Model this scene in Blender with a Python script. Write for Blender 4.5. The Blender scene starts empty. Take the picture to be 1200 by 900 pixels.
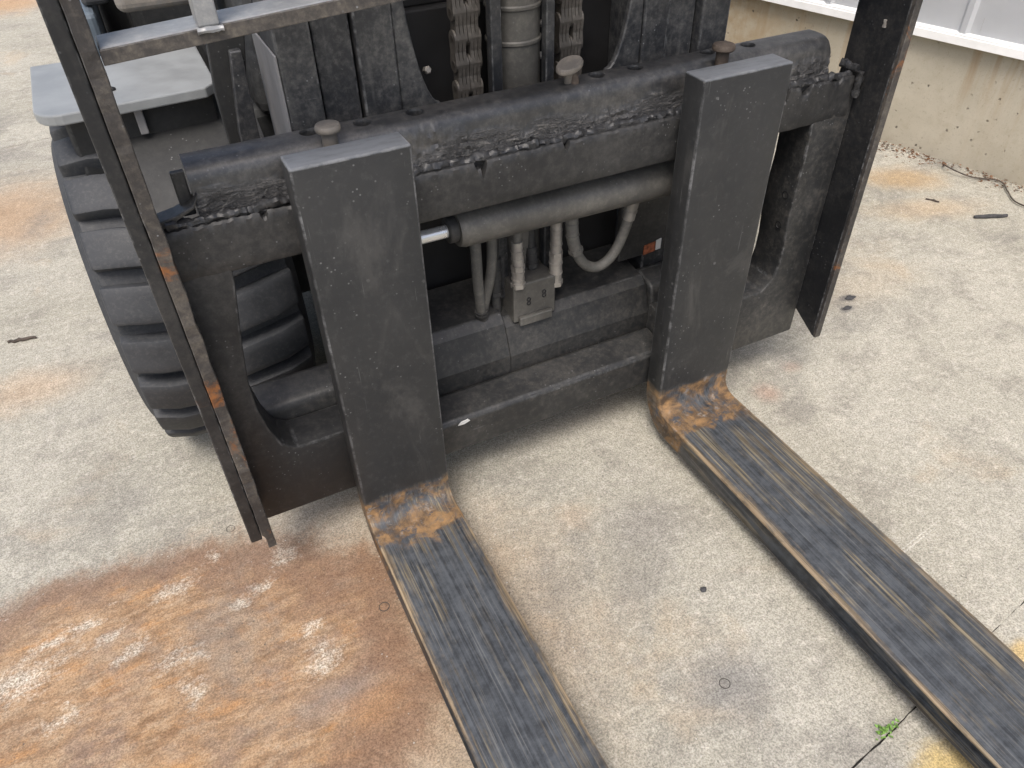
import bpy, bmesh, math, random
from mathutils import Vector, Matrix, noise
random.seed(7)
R = math.radians
scn = bpy.context.scene
COL = scn.collection

# ------------------------------------------------------------------ camera
LIFT = 0.03                      # the carriage hangs this far off the slab
cam_d = bpy.data.cameras.new('camera')
cam = bpy.data.objects.new('camera', cam_d); COL.objects.link(cam)
cam_d.sensor_width = 36.0; cam_d.lens = 26.53; cam_d.clip_start = 0.02; cam_d.clip_end = 500
_r = Vector((0.894803, -0.445982, -0.020691)); _u = Vector((0.305505, 0.577844, 0.756811)); _f = Vector((0.325568, 0.683518, -0.653306))
m = Matrix((( _r.x, _u.x, -_f.x), (_r.y, _u.y, -_f.y), (_r.z, _u.z, -_f.z))).to_4x4()
m.translation = (-0.54, -0.90, 1.125 + LIFT)
cam.matrix_world = m
scn.camera = cam

# ------------------------------------------------------------------ light
SUN_AZ, SUN_EL = R(218), R(62)   # azimuth clockwise from +Y
w = bpy.data.worlds.new('World'); scn.world = w; w.use_nodes = True
wn = w.node_tree
sky = wn.nodes.new('ShaderNodeTexSky'); sky.sky_type = 'NISHITA'; sky.sun_disc = False
sky.sun_elevation = SUN_EL; sky.sun_rotation = SUN_AZ
sky.air_density = 1.0; sky.dust_density = 5.0; sky.ozone_density = 1.0
wn.nodes['Background'].inputs['Strength'].default_value = 0.15
wn.links.new(sky.outputs[0], wn.nodes['Background'].inputs[0])
sd = bpy.data.lights.new('sun', 'SUN'); sd.energy = 1.5; sd.angle = R(22); sd.color = (1.0, 0.97, 0.93)
sun = bpy.data.objects.new('sun', sd); COL.objects.link(sun)
sdir = Vector((math.sin(SUN_AZ)*math.cos(SUN_EL), math.cos(SUN_AZ)*math.cos(SUN_EL), math.sin(SUN_EL)))
sun.rotation_euler = sdir.to_track_quat('Z', 'Y').to_euler()
vs = scn.view_settings
vs.view_transform = 'Standard'; vs.look = 'None'; vs.exposure = 0.47; vs.gamma = 1.0; vs.use_curve_mapping = False

cy_ = scn.cycles
cy_.max_bounces = 5; cy_.diffuse_bounces = 3; cy_.glossy_bounces = 2; cy_.transmission_bounces = 1; cy_.caustics_reflective = False; cy_.caustics_refractive = False

# ------------------------------------------------------------------ material helpers
class NT:
    def __init__(s, name):
        s.mat = bpy.data.materials.new(name); s.mat.use_nodes = True
        s.t = s.mat.node_tree; s.b = s.t.nodes['Principled BSDF']
        s._p = None
    def node(s, k, **kw):
        n = s.t.nodes.new(k)
        for a, v in kw.items(): setattr(n, a, v)
        return n
    def put(s, sock, v):
        if hasattr(v, 'is_output'): s.t.links.new(v, sock)
        elif v is not None:
            if isinstance(v, (tuple, list)) and len(v) == 3 and sock.type == 'RGBA': v = (*v, 1)
            sock.default_value = v
    def pos(s):
        if s._p is None: s._p = s.node('ShaderNodeTexCoord').outputs['Object']
        return s._p
    def wpos(s):
        return s.node('ShaderNodeNewGeometry').outputs['Position']
    def m(s, op, a, b=None, c=None, clamp=False):
        n = s.node('ShaderNodeMath', operation=op, use_clamp=clamp)
        for i, v in enumerate((a, b, c)):
            if v is not None: s.put(n.inputs[i], v)
        return n.outputs[0]
    def scale(s, v, sc, off=(0, 0, 0), rot=(0, 0, 0)):
        n = s.node('ShaderNodeMapping'); s.put(n.inputs[0], v)
        n.inputs['Scale'].default_value = sc; n.inputs['Location'].default_value = off; n.inputs['Rotation'].default_value = rot
        return n.outputs[0]
    def noise(s, v, sc, det=4, rough=.55, dist=0):
        n = s.node('ShaderNodeTexNoise'); s.put(n.inputs['Vector'], s.away(v))
        n.inputs['Scale'].default_value = sc; n.inputs['Detail'].default_value = det
        n.inputs['Roughness'].default_value = rough; n.inputs['Distortion'].default_value = dist
        return n.outputs['Fac']
    def away(s, v):
        # keep the octaves from lining up at the object's origin
        n = s.node('ShaderNodeVectorMath', operation='ADD'); s.put(n.inputs[0], v); n.inputs[1].default_value = (31.73, 17.39, 23.11)
        return n.outputs[0]
    def vor(s, v, sc, feat='F1', out='Distance', rnd=1):
        n = s.node('ShaderNodeTexVoronoi', feature=feat); s.put(n.inputs['Vector'], v)
        n.inputs['Scale'].default_value = sc; n.inputs['Randomness'].default_value = rnd
        return n.outputs[out]
    def mr(s, x, a, b, c=0., d=1., smooth=True):
        n = s.node('ShaderNodeMapRange', interpolation_type='SMOOTHSTEP' if smooth else 'LINEAR', clamp=True)
        s.put(n.inputs[0], x)
        for i, v in enumerate((a, b, c, d)): s.put(n.inputs[i+1], v)
        return n.outputs[0]
    def mix(s, f, a, b, bl='MIX'):
        n = s.node('ShaderNodeMix', data_type='RGBA', blend_type=bl)
        s.put(n.inputs[0], f); s.put(n.inputs[6], a); s.put(n.inputs[7], b)
        return n.outputs[2]
    def xyz(s, v):
        n = s.node('ShaderNodeSeparateXYZ'); s.put(n.inputs[0], v); return n.outputs
    def bump(s, h, st=.3, d=.002, nrm=None):
        n = s.node('ShaderNodeBump'); s.put(n.inputs['Height'], h)
        n.inputs['Strength'].default_value = st; n.inputs['Distance'].default_value = d
        if nrm is not None: s.put(n.inputs['Normal'], nrm)
        return n.outputs[0]
    def out(s, col=None, rough=None, metal=None, nrm=None, spec=None):
        if col is not None: s.put(s.b.inputs['Base Color'], col)
        if rough is not None: s.put(s.b.inputs['Roughness'], rough)
        if metal is not None: s.put(s.b.inputs['Metallic'], metal)
        if nrm is not None: s.put(s.b.inputs['Normal'], nrm)
        if spec is not None: s.put(s.b.inputs['Specular IOR Level'], spec)
        return s.mat

EDGE = {}
def painted(*a, **k):
    mt = _painted(*a, **k)
    if k.get('weara', .6):
        k2 = dict(k); k2['worn'] = True
        EDGE[mt.name] = _painted(a[0] + '_worn_edge', *a[1:], **k2)
    return mt
def _painted(name, base=(.0165, .017, .018), dust=(.10, .096, .088), wear=(.22, .225, .23), dustamt=.45, rough=.5, rust=.0, weara=.6, bumpd=.0012, chips=.5, worn=False, slag=None, spec=.55, dlo=.42):
    """satin black machine paint: dust film, rubbed edges, chips, run-off streaks"""
    n = NT(name); p = n.pos()
    big = n.noise(p, 5.0, 5, .6, .3); mid = n.noise(p, 26, 6, .65, .2); fine = n.noise(p, 190, 4, .6)
    col = n.mix(n.mr(big, .3, .7), tuple(c*.72 for c in base), tuple(c*1.25 for c in base))
    dn = n.m('ADD', n.m('MULTIPLY', n.noise(p, 75, 5, .75), .55), n.m('MULTIPLY', big, .45))
    dm = n.m('MULTIPLY', n.mr(dn, dlo, dlo+.26), dustamt)
    dm = n.m('MULTIPLY', dm, n.mr(fine, .25, .75, .5, 1.2))
    col = n.mix(dm, col, dust)
    run = n.noise(n.scale(p, (60, 60, 3.5)), 1.0, 4, .6)
    col = n.mix(n.m('MULTIPLY', n.mr(run, .58, .75), .30*dustamt), col, dust)
    # chips / specks
    sp = n.vor(p, 105); spn = n.noise(p, 17, 3)
    spk = n.m('MULTIPLY', n.mr(sp, .16, .09), n.mr(spn, .5, .66))
    col = n.mix(n.m('MULTIPLY', spk, chips), col, wear)
    scr = n.noise(n.scale(p, (9, 140, 140), rot=(0, .5, .3)), 1.0, 3, .7)
    scm = n.m('MULTIPLY', n.mr(scr, .70, .76), n.mr(n.noise(p, 8, 2), .5, .65))
    col = n.mix(n.m('MULTIPLY', scm, .45*chips), col, wear)
    if worn:
        e = n.m('MULTIPLY', n.mr(n.noise(p, 60, 5, .7), .42, .66), n.mr(n.noise(p, 7, 3, .6), .36, .62, .15, 1.0))
        col = n.mix(n.m('MULTIPLY', e, weara), col, wear)
    if rust:
        rn = n.noise(p, 11, 6, .7, .6)
        rm = n.mr(rn, .66-.12*rust, .78-.12*rust)
        rc = n.mix(n.noise(p, 60, 4), (.10, .035, .012), (.36, .14, .035))
        col = n.mix(rm, col, rc)
    ro = n.m('ADD', rough-.10, n.m('MULTIPLY', mid, .28))
    h = n.m('ADD', n.m('MULTIPLY', mid, .8), n.m('MULTIPLY', fine, .35))
    nb = n.bump(h, .35, bumpd)
    if slag:
        z = n.xyz(p)[2]
        ln = n.noise(n.scale(p, (48, 60, 190)), 1, 6, .7, .6)
        sm_ = n.mr(n.m('ADD', z, n.m('MULTIPLY', n.m('SUBTRACT', n.noise(p, 11, 4, .6), .5), .07)), slag[1], slag[0])
        col = n.mix(n.m('MULTIPLY', sm_, .85), col, n.mix(n.mr(ln, .5, .72), (.012, .012, .013), (.20, .19, .175)))
        nb = n.bump(n.m('MULTIPLY', ln, sm_), .9, .006, nb)
        ro = n.m('SUBTRACT', ro, n.m('MULTIPLY', sm_, .06))
    return n.out(col, ro, 0.0, nb, spec)

def plain(name, col, rough=.5, metal=0., var=.25, sc=20, bumpd=.0008):
    n = NT(name); p = n.pos()
    a = n.noise(p, sc, 5, .6); f = n.noise(p, sc*7, 3, .6)
    c = n.mix(n.mr(a, .3, .7), tuple(x*(1-var) for x in col), tuple(min(1, x*(1+var)) for x in col))
    return n.out(c, n.m('ADD', rough-.1, n.m('MULTIPLY', a, .25)), metal, n.bump(f, .3, bumpd))

M = {}
M['shank'] = None
M['paint'] = painted('black_machine_paint', dustamt=.42, weara=.35)
M['bar'] = painted('dusty_carriage_paint', base=(.019, .020, .021), dust=(.12, .112, .098), dustamt=.45, rough=.46, weara=.22)
M['topbar'] = painted('slag_caked_bar_paint', base=(.021, .022, .024), dust=(.19, .18, .165), dustamt=.42, rough=.36, weara=.3, slag=(.668, .692), spec=.9, dlo=.40)
M['post'] = painted('weathered_post_paint', base=(.012, .013, .015), dust=(.075, .07, .063), dustamt=.5, rough=.42, rust=.05, weara=.5, bumpd=.002)
M['postrust'] = painted('rusty_strip_paint', base=(.040, .036, .034), dust=(.17, .15, .12), dustamt=.75, rough=.6, rust=.75, weara=.5, bumpd=.003, chips=.9)
M['cross'] = painted('worn_crossbar_paint', base=(.20, .21, .22), dust=(.36, .36, .35), dustamt=.85, rough=.32, spec=.9, rust=.25, weara=.8, bumpd=.002)
M['frame2'] = painted('dust_caked_frame_paint', base=(.019, .020, .021), dust=(.15, .138, .12), dustamt=.5, rough=.5, weara=.5)
M['mast'] = painted('greasy_mast_steel', base=(.022, .024, .028), dust=(.17, .168, .16), dustamt=.6, rough=.40, weara=.6, chips=1.)
M['grease'] = painted('black_weld_slag', base=(.016, .017, .019), dust=(.12, .115, .11), dustamt=.40, rough=.38, weara=0, bumpd=.006, chips=.8)
M['dark'] = plain('near_black_steel', (.014, .014, .015), .6)
M['fender'] = plain('pale_grey_step_paint', (.26, .275, .28), .38, var=.14, sc=14)
M['fenderbox'] = painted('dusty_skirt_paint', base=(.014, .015, .0155), dust=(.05, .049, .045), dustamt=.4, rough=.6, weara=.2)
M['panel'] = plain('grey_blue_body_paint', (.12, .15, .18), .35, var=.15)
M['greyplate'] = painted('grey_strut_and_lit_rail_paint', base=(.20, .20, .205), dust=(.24, .23, .22), dustamt=.4, rough=.5, weara=.3)  # strut grey; on the outer rail it paints in the lit side
M['chrome'] = plain('polished_rod', (.86, .86, .84), .25, .6, .05)
M['steel'] = plain('dull_zinc_steel', (.34, .32, .29), .45, .4, .18, 60)
M['hose'] = painted('dusty_hose_rubber', base=(.10, .098, .09), dust=(.24, .225, .195), dustamt=.6, rough=.65, weara=0, chips=.2)
M['hosedark'] = painted('old_hose_rubber', base=(.03, .03, .03), dust=(.12, .115, .10), dustamt=.5, rough=.65, weara=0, chips=.2)
M['chain'] = painted('oily_chain_steel', base=(.075, .068, .06), dust=(.22, .20, .175), dustamt=.7, rough=.42, weara=.4)
M['cyl'] = painted('lift_cylinder_paint', base=(.085, .082, .075), dust=(.20, .19, .165), dustamt=.6, rough=.42, weara=.2)
M['pin'] = painted('pin_steel', base=(.17, .155, .135), dust=(.32, .28, .23), dustamt=.7, rough=.5, rust=.3, weara=.5)
M['rustpin'] = painted('rusted_pin_steel', base=(.07, .052, .04), dust=(.22, .18, .14), dustamt=.6, rough=.7, rust=.8, weara=.2)
M['orange'] = plain('orange_print', (.30, .095, .045), .6, var=.5, sc=140)
M['white'] = plain('white_print', (.7, .7, .68), .5, var=.1)
M['rubberring'] = plain('black_ring_rubber', (.05, .045, .04), .7)
M['twig'] = plain('dry_twig', (.07, .055, .045), .8, var=.4, sc=80)
M['chiprock'] = plain('dark_gravel_chip', (.05, .05, .052), .7, var=.4, sc=120)
M['leaf'] = plain('weed_leaf', (.16, .30, .06), .55, var=.35, sc=120)
M['bodydark'] = painted('charcoal_body_paint', base=(.03, .032, .034), dust=(.1, .1, .095), dustamt=.4, rough=.5, weara=.2)

def mat_rubber():
    n = NT('tyre_rubber'); p = n.wpos()
    a = n.noise(p, 12, 5, .6); b = n.noise(p, 90, 5, .65); f = n.noise(p, 420, 3, .6)
    c = n.mix(n.mr(a, .3, .7), (.024, .027, .031), (.046, .049, .054))
    c = n.mix(n.m('MULTIPLY', n.mr(n.noise(p, 160, 4, .7), .45, .72), .30), c, (.11, .11, .105))
    pit = n.mr(n.vor(p, 130), .10, .05)
    c = n.mix(n.m('MULTIPLY', pit, n.mr(n.noise(p, 20, 2), .5, .65)), c, (.012, .012, .012))
    h = n.m('ADD', b, n.m('MULTIPLY', f, .5))
    return n.out(c, n.mr(a, .3, .7, .55, .75), 0, n.bump(h, .4, .0012))
M['rubber'] = mat_rubber()

def mat_fork(worn=False):
    """painted shank, bare worn heel with rust, blade polished by pallets with streaks along its length"""
    n = NT('fork_worn_corner' if worn else 'fork_paint_and_worn_steel'); p = n.pos(); x, y, z = n.xyz(p)
    big = n.noise(p, 6, 5, .6, .3); mid = n.noise(p, 30, 6, .65); fine = n.noise(p, 210, 4, .6)
    # shank paint
    c = n.mix(n.mr(big, .3, .7), (.017, .018, .019), (.027, .0275, .0275))
    c = n.mix(n.m('MULTIPLY', n.mr(n.noise(p, 80, 5, .75), .5, .72), .22), c, (.085, .084, .081))
    spk = n.m('MULTIPLY', n.mr(n.vor(p, 95), .17, .08), n.mr(n.noise(p, 13, 3), .50, .62))
    c = n.mix(n.m('MULTIPLY', spk, .6), c, (.20, .20, .20))
    spk2 = n.m('MULTIPLY', n.mr(n.m('ADD', n.vor(p, 38), n.m('MULTIPLY', fine, .25)), .27, .19), n.mr(n.noise(p, 7, 3), .55, .66))
    c = n.mix(n.m('MULTIPLY', spk2, .5), c, (.15, .15, .148))
    hair = n.m('MULTIPLY', n.mr(n.noise(n.scale(p, (260, 260, 7), rot=(0, -.12, 0)), 1, 2, .5), .70, .76), n.mr(n.noise(p, 5, 3), .5, .6))
    c = n.mix(n.m('MULTIPLY', hair, .45), c, (.17, .17, .168))
    scuff = n.m('MULTIPLY', n.mr(n.noise(n.scale(p, (150, 150, 11), rot=(0, .25, 0)), 1, 4, .7), .66, .74), n.mr(n.noise(p, 9, 3), .52, .66))
    c = n.mix(n.m('MULTIPLY', scuff, .4), c, (.15, .15, .145))
    sme = n.m('MULTIPLY', n.mr(n.noise(n.scale(p, (14, 14, 5), rot=(0, .3, 0)), 1, 5, .65, .8), .52, .70), .30)
    c = n.mix(sme, c, (.095, .092, .086))
    # blade: dark blue-grey steel with long streaks
    st = n.noise(n.scale(p, (230, 3.2, 60)), 1, 3, .6); st2 = n.noise(n.scale(p, (340, 6, 60), off=(7, 3, 0)), 1, 3, .65)
    st3 = n.noise(n.scale(p, (170, 2.6, 60), off=(3, 9, 0)), 1, 4, .65); bl = n.noise(p, 48, 5, .75)
    b = n.mix(n.mr(n.m('ADD', n.m('MULTIPLY', st, .5), n.m('MULTIPLY', bl, .5)), .34, .64), (.020, .023, .027), (.078, .087, .097))
    b = n.mix(n.m('MULTIPLY', n.mr(st2, .57, .68), .42), b, (.20, .195, .18))
    b = n.mix(n.m('MULTIPLY', n.mr(st2, .40, .30), .55), b, (.014, .015, .017))
    patch = n.mr(n.noise(n.scale(p, (15, 4, 15)), 1, 6, .68, .3), .46, .62)
    yel = n.m('MULTIPLY', n.mr(st3, .46, .60), patch)
    b = n.mix(n.m('MULTIPLY', yel, .7), b, n.mix(n.mr(st2, .4, .6), (.095, .072, .040), (.29, .235, .14)))
    # rust along the rubbed long edges
    w_ = n.m('MINIMUM', n.m('MINIMUM', n.m('ABSOLUTE', n.m('SUBTRACT', x, -.405)), n.m('ABSOLUTE', n.m('SUBTRACT', x, -.245))), n.m('MINIMUM', n.m('ABSOLUTE', n.m('SUBTRACT', x, .221)), n.m('ABSOLUTE', n.m('SUBTRACT', x, .393))))
    en = n.noise(n.scale(p, (26, 9, 26)), 1, 6, .72, .4)
    em = n.mr(n.m('ADD', n.m('ADD', n.mr(w_, .042, .0, 0., .30, False), n.m('MULTIPLY', en, .5)), n.m('MULTIPLY', st3, .25)), .56, .70)
    em = n.m('MULTIPLY', em, n.mr(z, .038, .049, .12, 1.))
    b = n.mix(n.m('MULTIPLY', em, .62), b, n.mix(n.mr(st2, .35, .65), (.12, .082, .042), (.36, .265, .15)))
    if worn: b = n.mix(n.m('MULTIPLY', n.mr(en, .46, .60), .55), b, n.mix(mid, (.22, .14, .07), (.46, .37, .25)))
    # heel rust band
    hn = n.noise(p, 17, 7, .72, .6); hn2 = n.noise(n.scale(p, (1, 1, 1), off=(4, 2, 1)), 26, 6, .7, .5)
    band = n.m('MULTIPLY', n.mr(z, .135, .095), n.mr(y, -.19, -.05))
    hm = n.mr(n.m('ADD', n.m('MULTIPLY', band, .50), n.m('MULTIPLY', hn, .9)), .83, 1.0)
    hc = n.mix(n.mr(hn2, .38, .68), (.075, .048, .028), (.33, .19, .078))
    hc = n.mix(n.mr(n.noise(p, 38, 6, .7), .55, .68), hc, (.26, .235, .21))
    hc = n.mix(n.mr(n.noise(n.scale(p, (1, 1, 1), off=(9, 2, 1)), 30, 5, .7), .54, .64), hc, (.05, .055, .065))
    b = n.mix(n.m('MULTIPLY', hm, .92), b, hc)
    isb = n.mr(n.m('ADD', z, n.m('MULTIPLY', n.m('SUBTRACT', n.noise(p, 24, 5, .6), .5), .035)), .112, .094)
    c = n.mix(isb, c, b)
    top_sheen = n.m('MULTIPLY', n.mr(z, .7235, .7255), n.mr(n.noise(n.scale(p, (30, 120, 30)), 1, 5, .65), .2, .6, .55, 1.))
    c = n.mix(top_sheen, c, (.125, .135, .15))  # sky reflection on the shank tops, painted in as lighter blue-grey
    if worn:
        e2 = n.m('MULTIPLY', n.mr(n.noise(p, 55, 5, .7), .38, .64), n.mr(n.noise(p, 6, 3, .6), .36, .62, .1, .75))
        c = n.mix(n.m('MULTIPLY', n.m('MULTIPLY', e2, n.m('SUBTRACT', 1.0, isb)), .6), c, (.27, .275, .28))
    ro = n.m('ADD', .40, n.m('MULTIPLY', mid, .22))
    ro = n.m('ADD', ro, n.m('MULTIPLY', hm, n.m('MULTIPLY', isb, .2)))
    h = n.m('ADD', n.m('MULTIPLY', mid, .7), n.m('MULTIPLY', fine, .3))
    h = n.m('ADD', h, n.m('MULTIPLY', n.m('MULTIPLY', st, isb), .7))
    return n.out(c, ro, 0, n.bump(h, .35, .0012))
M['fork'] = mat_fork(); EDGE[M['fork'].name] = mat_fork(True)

# survey points measured at slab level (the slab lies LIFT below the forklift's own datum)
def G(x, y, z=0.0):
    k = (1.125 + LIFT) / 1.125
    return Vector((-.54 + (x + .54)*k, -.9 + (y + .9)*k, z))

def mat_concrete():
    n = NT('weathered_broomed_concrete'); p = n.wpos(); x, y, z = n.xyz(p)
    big = n.noise(p, 1.6, 4, .6, .4); mid = n.noise(p, 7, 6, .7, .3); sm = n.noise(p, 45, 4, .65)
    gr = n.noise(p, 330, 3, .75); gr2 = n.noise(p, 120, 4, .8)
    br = n.noise(n.scale(p, (4, 75, 1), rot=(0, 0, R(-8))), 1, 5, .65)
    c = n.mix(n.mr(big, .3, .7), (.350, .334, .275), (.432, .413, .350))
    c = n.mix(n.m('MULTIPLY', n.mr(mid, .46, .68), .6), c, (.25, .235, .20))
    c = n.mix(n.m('MULTIPLY', n.mr(sm, .5, .70), .45), c, (.50, .47, .415))
    c = n.mix(n.m('MULTIPLY', n.mr(br, .45, .72), .26), c, (.50, .47, .41))
    def blob(cx, cy, rx, ry, rot=0., k=.9, ns=6., soft=.55, nv=None):
        g = G(cx, cy)
        q = n.scale(p, (1, 1, 0), off=(-g.x, -g.y, 0))
        q = n.scale(q, (1/rx, 1/ry, 0), rot=(0, 0, 0)) if not rot else n.scale(n.scale(q, (1, 1, 0), rot=(0, 0, rot)), (1/rx, 1/ry, 0))
        l = n.node('ShaderNodeVectorMath', operation='LENGTH'); n.put(l.inputs[0], q)
        nz = nv if nv is not None else n.noise(p, ns, 6, .65, .3)
        d = n.m('ADD', l.outputs['Value'], n.m('MULTIPLY', n.m('SUBTRACT', nz, .5), k))
        return n.mr(d, 1.0, 1.0-soft)
    nA = n.noise(p, 7, 6, .72, .35); nB = n.noise(n.scale(p, (14, 40, 1), rot=(0, 0, R(-6))), 1, 6, .68)
    # orange run-off stains
    def stain(mask, col, amt):
        nonlocal c
        c = n.mix(n.m('MULTIPLY', mask, amt), c, col)
    # large rust stain under the left of the carriage
    big_st = blob(-.98, -.20, .70, .42, R(-4), .60, nv=nA, soft=.36)
    halo = blob(-.58, -.24, .64, .54, 0, .7, nv=nA, soft=.75)
    stain(halo, (.33, .215, .12), .70)
    rc = n.mix(n.mr(nB, .35, .65), (.225, .13, .068), (.385, .25, .142))
    rc = n.mix(n.mr(n.noise(n.scale(p, (8, 22, 1), off=(3, 1, 0), rot=(0, 0, R(-8))), 1, 6, .7), .50, .68), rc, (.40, .21, .085))
    rc = n.mix(n.m('MULTIPLY', n.mr(n.noise(p, 5.5, 5, .6), .54, .66), .5), rc, (.20, .155, .135))
    rc = n.mix(n.m('MULTIPLY', n.mr(sm, .5, .72), .45), rc, (.38, .26, .15))
    rc = n.mix(n.m('MULTIPLY', n.mr(n.noise(n.scale(p, (20, 55, 1), off=(1, 5, 0), rot=(0, 0, R(-9))), 1, 6, .75), .46, .66), .6), rc, (.43, .32, .21))
    stain(big_st, rc, .92)
    rim = n.m('MULTIPLY', n.m('MULTIPLY', big_st, n.m('SUBTRACT', 1.0, big_st)), 4.0)
    stain(rim, (.17, .092, .058), .65)
    # scoured pale patches in the stain, drawn out with the broom marks
    pale = n.mix(n.mr(gr, .35, .65), (.33, .28, .21), (.66, .62, .53))
    nC = n.m('ADD', n.m('MULTIPLY', n.noise(n.scale(p, (20, 48, 1), rot=(0, 0, R(-14))), 1, 8, .75), .62), n.m('MULTIPLY', n.noise(p, 130, 4, .7), .38))
    def lin(cx, cy, rx, ry, rot):
        g = G(cx, cy); q = n.scale(n.scale(pw, (1, 1, 0), off=(-g.x, -g.y, 0)), (1, 1, 0), rot=(0, 0, rot)); q = n.scale(q, (1/rx, 1/ry, 0))
        l = n.node('ShaderNodeVectorMath', operation='LENGTH'); n.put(l.inputs[0], q)
        return n.mr(l.outputs['Value'], 1.0, 0.0, 0, 1, False)
    wv = n.node('ShaderNodeTexNoise'); n.put(wv.inputs['Vector'], p); wv.inputs['Scale'].default_value = 13; wv.inputs['Detail'].default_value = 4
    wq = n.node('ShaderNodeVectorMath', operation='MULTIPLY_ADD'); n.put(wq.inputs[0], wv.outputs['Color']); wq.inputs[1].default_value = (.10, .07, 0); wq.inputs[2].default_value = (-.05, -.035, 0)
    wa = n.node('ShaderNodeVectorMath', operation='ADD'); n.put(wa.inputs[0], p); n.put(wa.inputs[1], wq.outputs[0]); pw = wa.outputs[0]
    acc = None
    for (cx, cy, rx, ry) in ((-.563, .047, .07, .050), (-.748, .061, .085, .045), (-.754, -.081, .085, .042), (-.56, -.12, .065, .040), (-.549, -.186, .075, .065), (-1.0, -.005, .17, .09), (-.856, .024, .09, .03), (-.743, -.143, .06, .05), (-.68, .10, .05, .025), (-.83, -.03, .07, .035), (-.93, -.09, .09, .035), (-.60, .0, .06, .03), (-.90, .06, .07, .025), (-.66, -.02, .05, .03), (-.95, .04, .1, .04)):
        v = lin(cx, cy, rx, ry, R(-12)); acc = v if acc is None else n.m('MAXIMUM', acc, v)
    stain(n.mr(n.m('ADD', n.m('MULTIPLY', acc, .34), nC), .64, .90), pale, .80)
    stain(n.m('MULTIPLY', big_st, n.mr(nC, .57, .68)), pale, .5)
    stain(blob(-.56, -.26, .13, .05, 0, .8, nv=nA, soft=.9), (.22, .19, .17), .6)
    stain(blob(-.50, -.30, .08, .05, R(-20), .8, nv=nA, soft=.9), (.40, .22, .10), .35)
    stain(blob(-.82, -.27, .10, .04, 0, .8, nv=nB, soft=.9), (.52, .27, .09), .7)
    # faint washes and darker patches elsewhere
    stain(blob(-1.05, 1.75, .42, .42, 0, .9, nv=nA, soft=.9), (.42, .24, .11), .55)
    stain(blob(-1.05, 4.7, .35, .5, 0, .9, nv=nA, soft=.9), (.45, .24, .09), .6)
    stain(blob(-.98, .78, .22, .12, 0, .9, nv=nA, soft=.9), (.50, .31, .16), .35)
    stain(blob(1.60, .60, .20, .13, R(20), 1.0, nv=nA, soft=.9), (.42, .26, .10), .6)
    stain(blob(1.50, .42, .28, .10, R(20), 1.0, nv=nA, soft=.9), (.52, .36, .20), .4)
    stain(blob(.51, -.016, .05, .05, 0, .8, nv=nA, soft=.9), (.42, .26, .19), .5)
    stain(blob(.62, .03, .04, .03, 0, .8, nv=nA, soft=.9), (.42, .27, .2), .4)
    stain(blob(1.0, .20, .30, .12, 0, 1., nv=nA, soft=.9), (.45, .36, .25), .3)
    stain(blob(.20, -.80, .13, .10, 0, .6, nv=nB, soft=.5), (.58, .42, .14), .75)
    stain(blob(.45, -.70, .05, .04, 0, .6, nv=nB, soft=.5), (.60, .40, .12), .6)
    stain(blob(.06, -.20, .12, .10, 0, 1., nv=nA, soft=.9), (.22, .205, .19), .5)
    stain(blob(.0, -.52, .12, .10, 0, 1., nv=nA, soft=.9), (.185, .18, .175), .65)
    stain(blob(-.05, -.12, .05, .05, 0, 1., nv=nA, soft=.9), (.46, .33, .22), .3)
    for (u, v_, rx, ry, ro_) in ((.46, -.46, .10, .0022, -8), (.475, -.452, .09, .0016, -8), (1.33, .17, .17, .0018, 28)):
        stain(blob(u, v_, rx, ry, R(ro_), .5, nv=nB, soft=.6), (.56, .54, .48), .7)
    stain(blob(.94, .175, .035, .02, 0, .9, nv=n.noise(p, 60, 3), soft=.6), (.13, .125, .12), .8)
    stain(blob(.90, .14, .03, .016, 0, .9, nv=n.noise(p, 60, 3), soft=.6), (.15, .145, .14), .7)
    stain(blob(-.30, .06, .16, .09, 0, .8, nv=nA, soft=.9), (.27, .22, .15), .5)  # darker tone around the left fork heel
    stain(blob(.12, .12, .30, .10, 0, .8, nv=nA, soft=.9), (.27, .24, .19), .4)  # darker tone below the lower bar
    stain(n.m('MULTIPLY', n.mr(n.noise(p, 3.2, 6, .6, .6), .58, .72), .5), (.44, .32, .19), .6)
    stain(n.m('MULTIPLY', n.mr(n.noise(p, 2.3, 6, .68, .5), .52, .68), .6), (.19, .18, .165), .8)
    # sand grain and exposed aggregate
    sup = n.m('SUBTRACT', 1.0, n.m('MULTIPLY', big_st, .15))
    def grain(v, lo, hi, a_, b_, k=1.0):
        nonlocal c
        g_ = n.mr(v, lo, hi, a_, b_, False)
        cc = n.node('ShaderNodeCombineColor')
        for i in range(3): n.put(cc.inputs[i], g_)
        c = n.mix(sup, c, n.mix(1.0, c, cc.outputs[0], 'MULTIPLY'))
    grain(gr, .36, .62, .64, 1.33); grain(gr2, .36, .64, .92, 1.08); grain(sm, .35, .65, .94, 1.06)
    c = n.mix(n.m('MULTIPLY', n.m('MULTIPLY', n.mr(n.vor(p, 95), .18, .10), n.mr(n.noise(p, 30, 3), .52, .6)), n.m('SUBTRACT', 1.0, big_st)), c, (.50, .48, .43))
    pit = n.m('MULTIPLY', n.mr(n.vor(p, 60), .13, .05), n.mr(n.noise(p, 6, 4), .5, .62))
    c = n.mix(n.m('MULTIPLY', pit, .7), c, (.12, .11, .10))
    h = n.m('ADD', n.m('MULTIPLY', gr, .75), n.m('MULTIPLY', sm, .8))
    h = n.m('SUBTRACT', h, pit)
    return n.out(c, .88, 0, n.bump(h, .6, .0035), .3)
M['concrete'] = mat_concrete()

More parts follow.
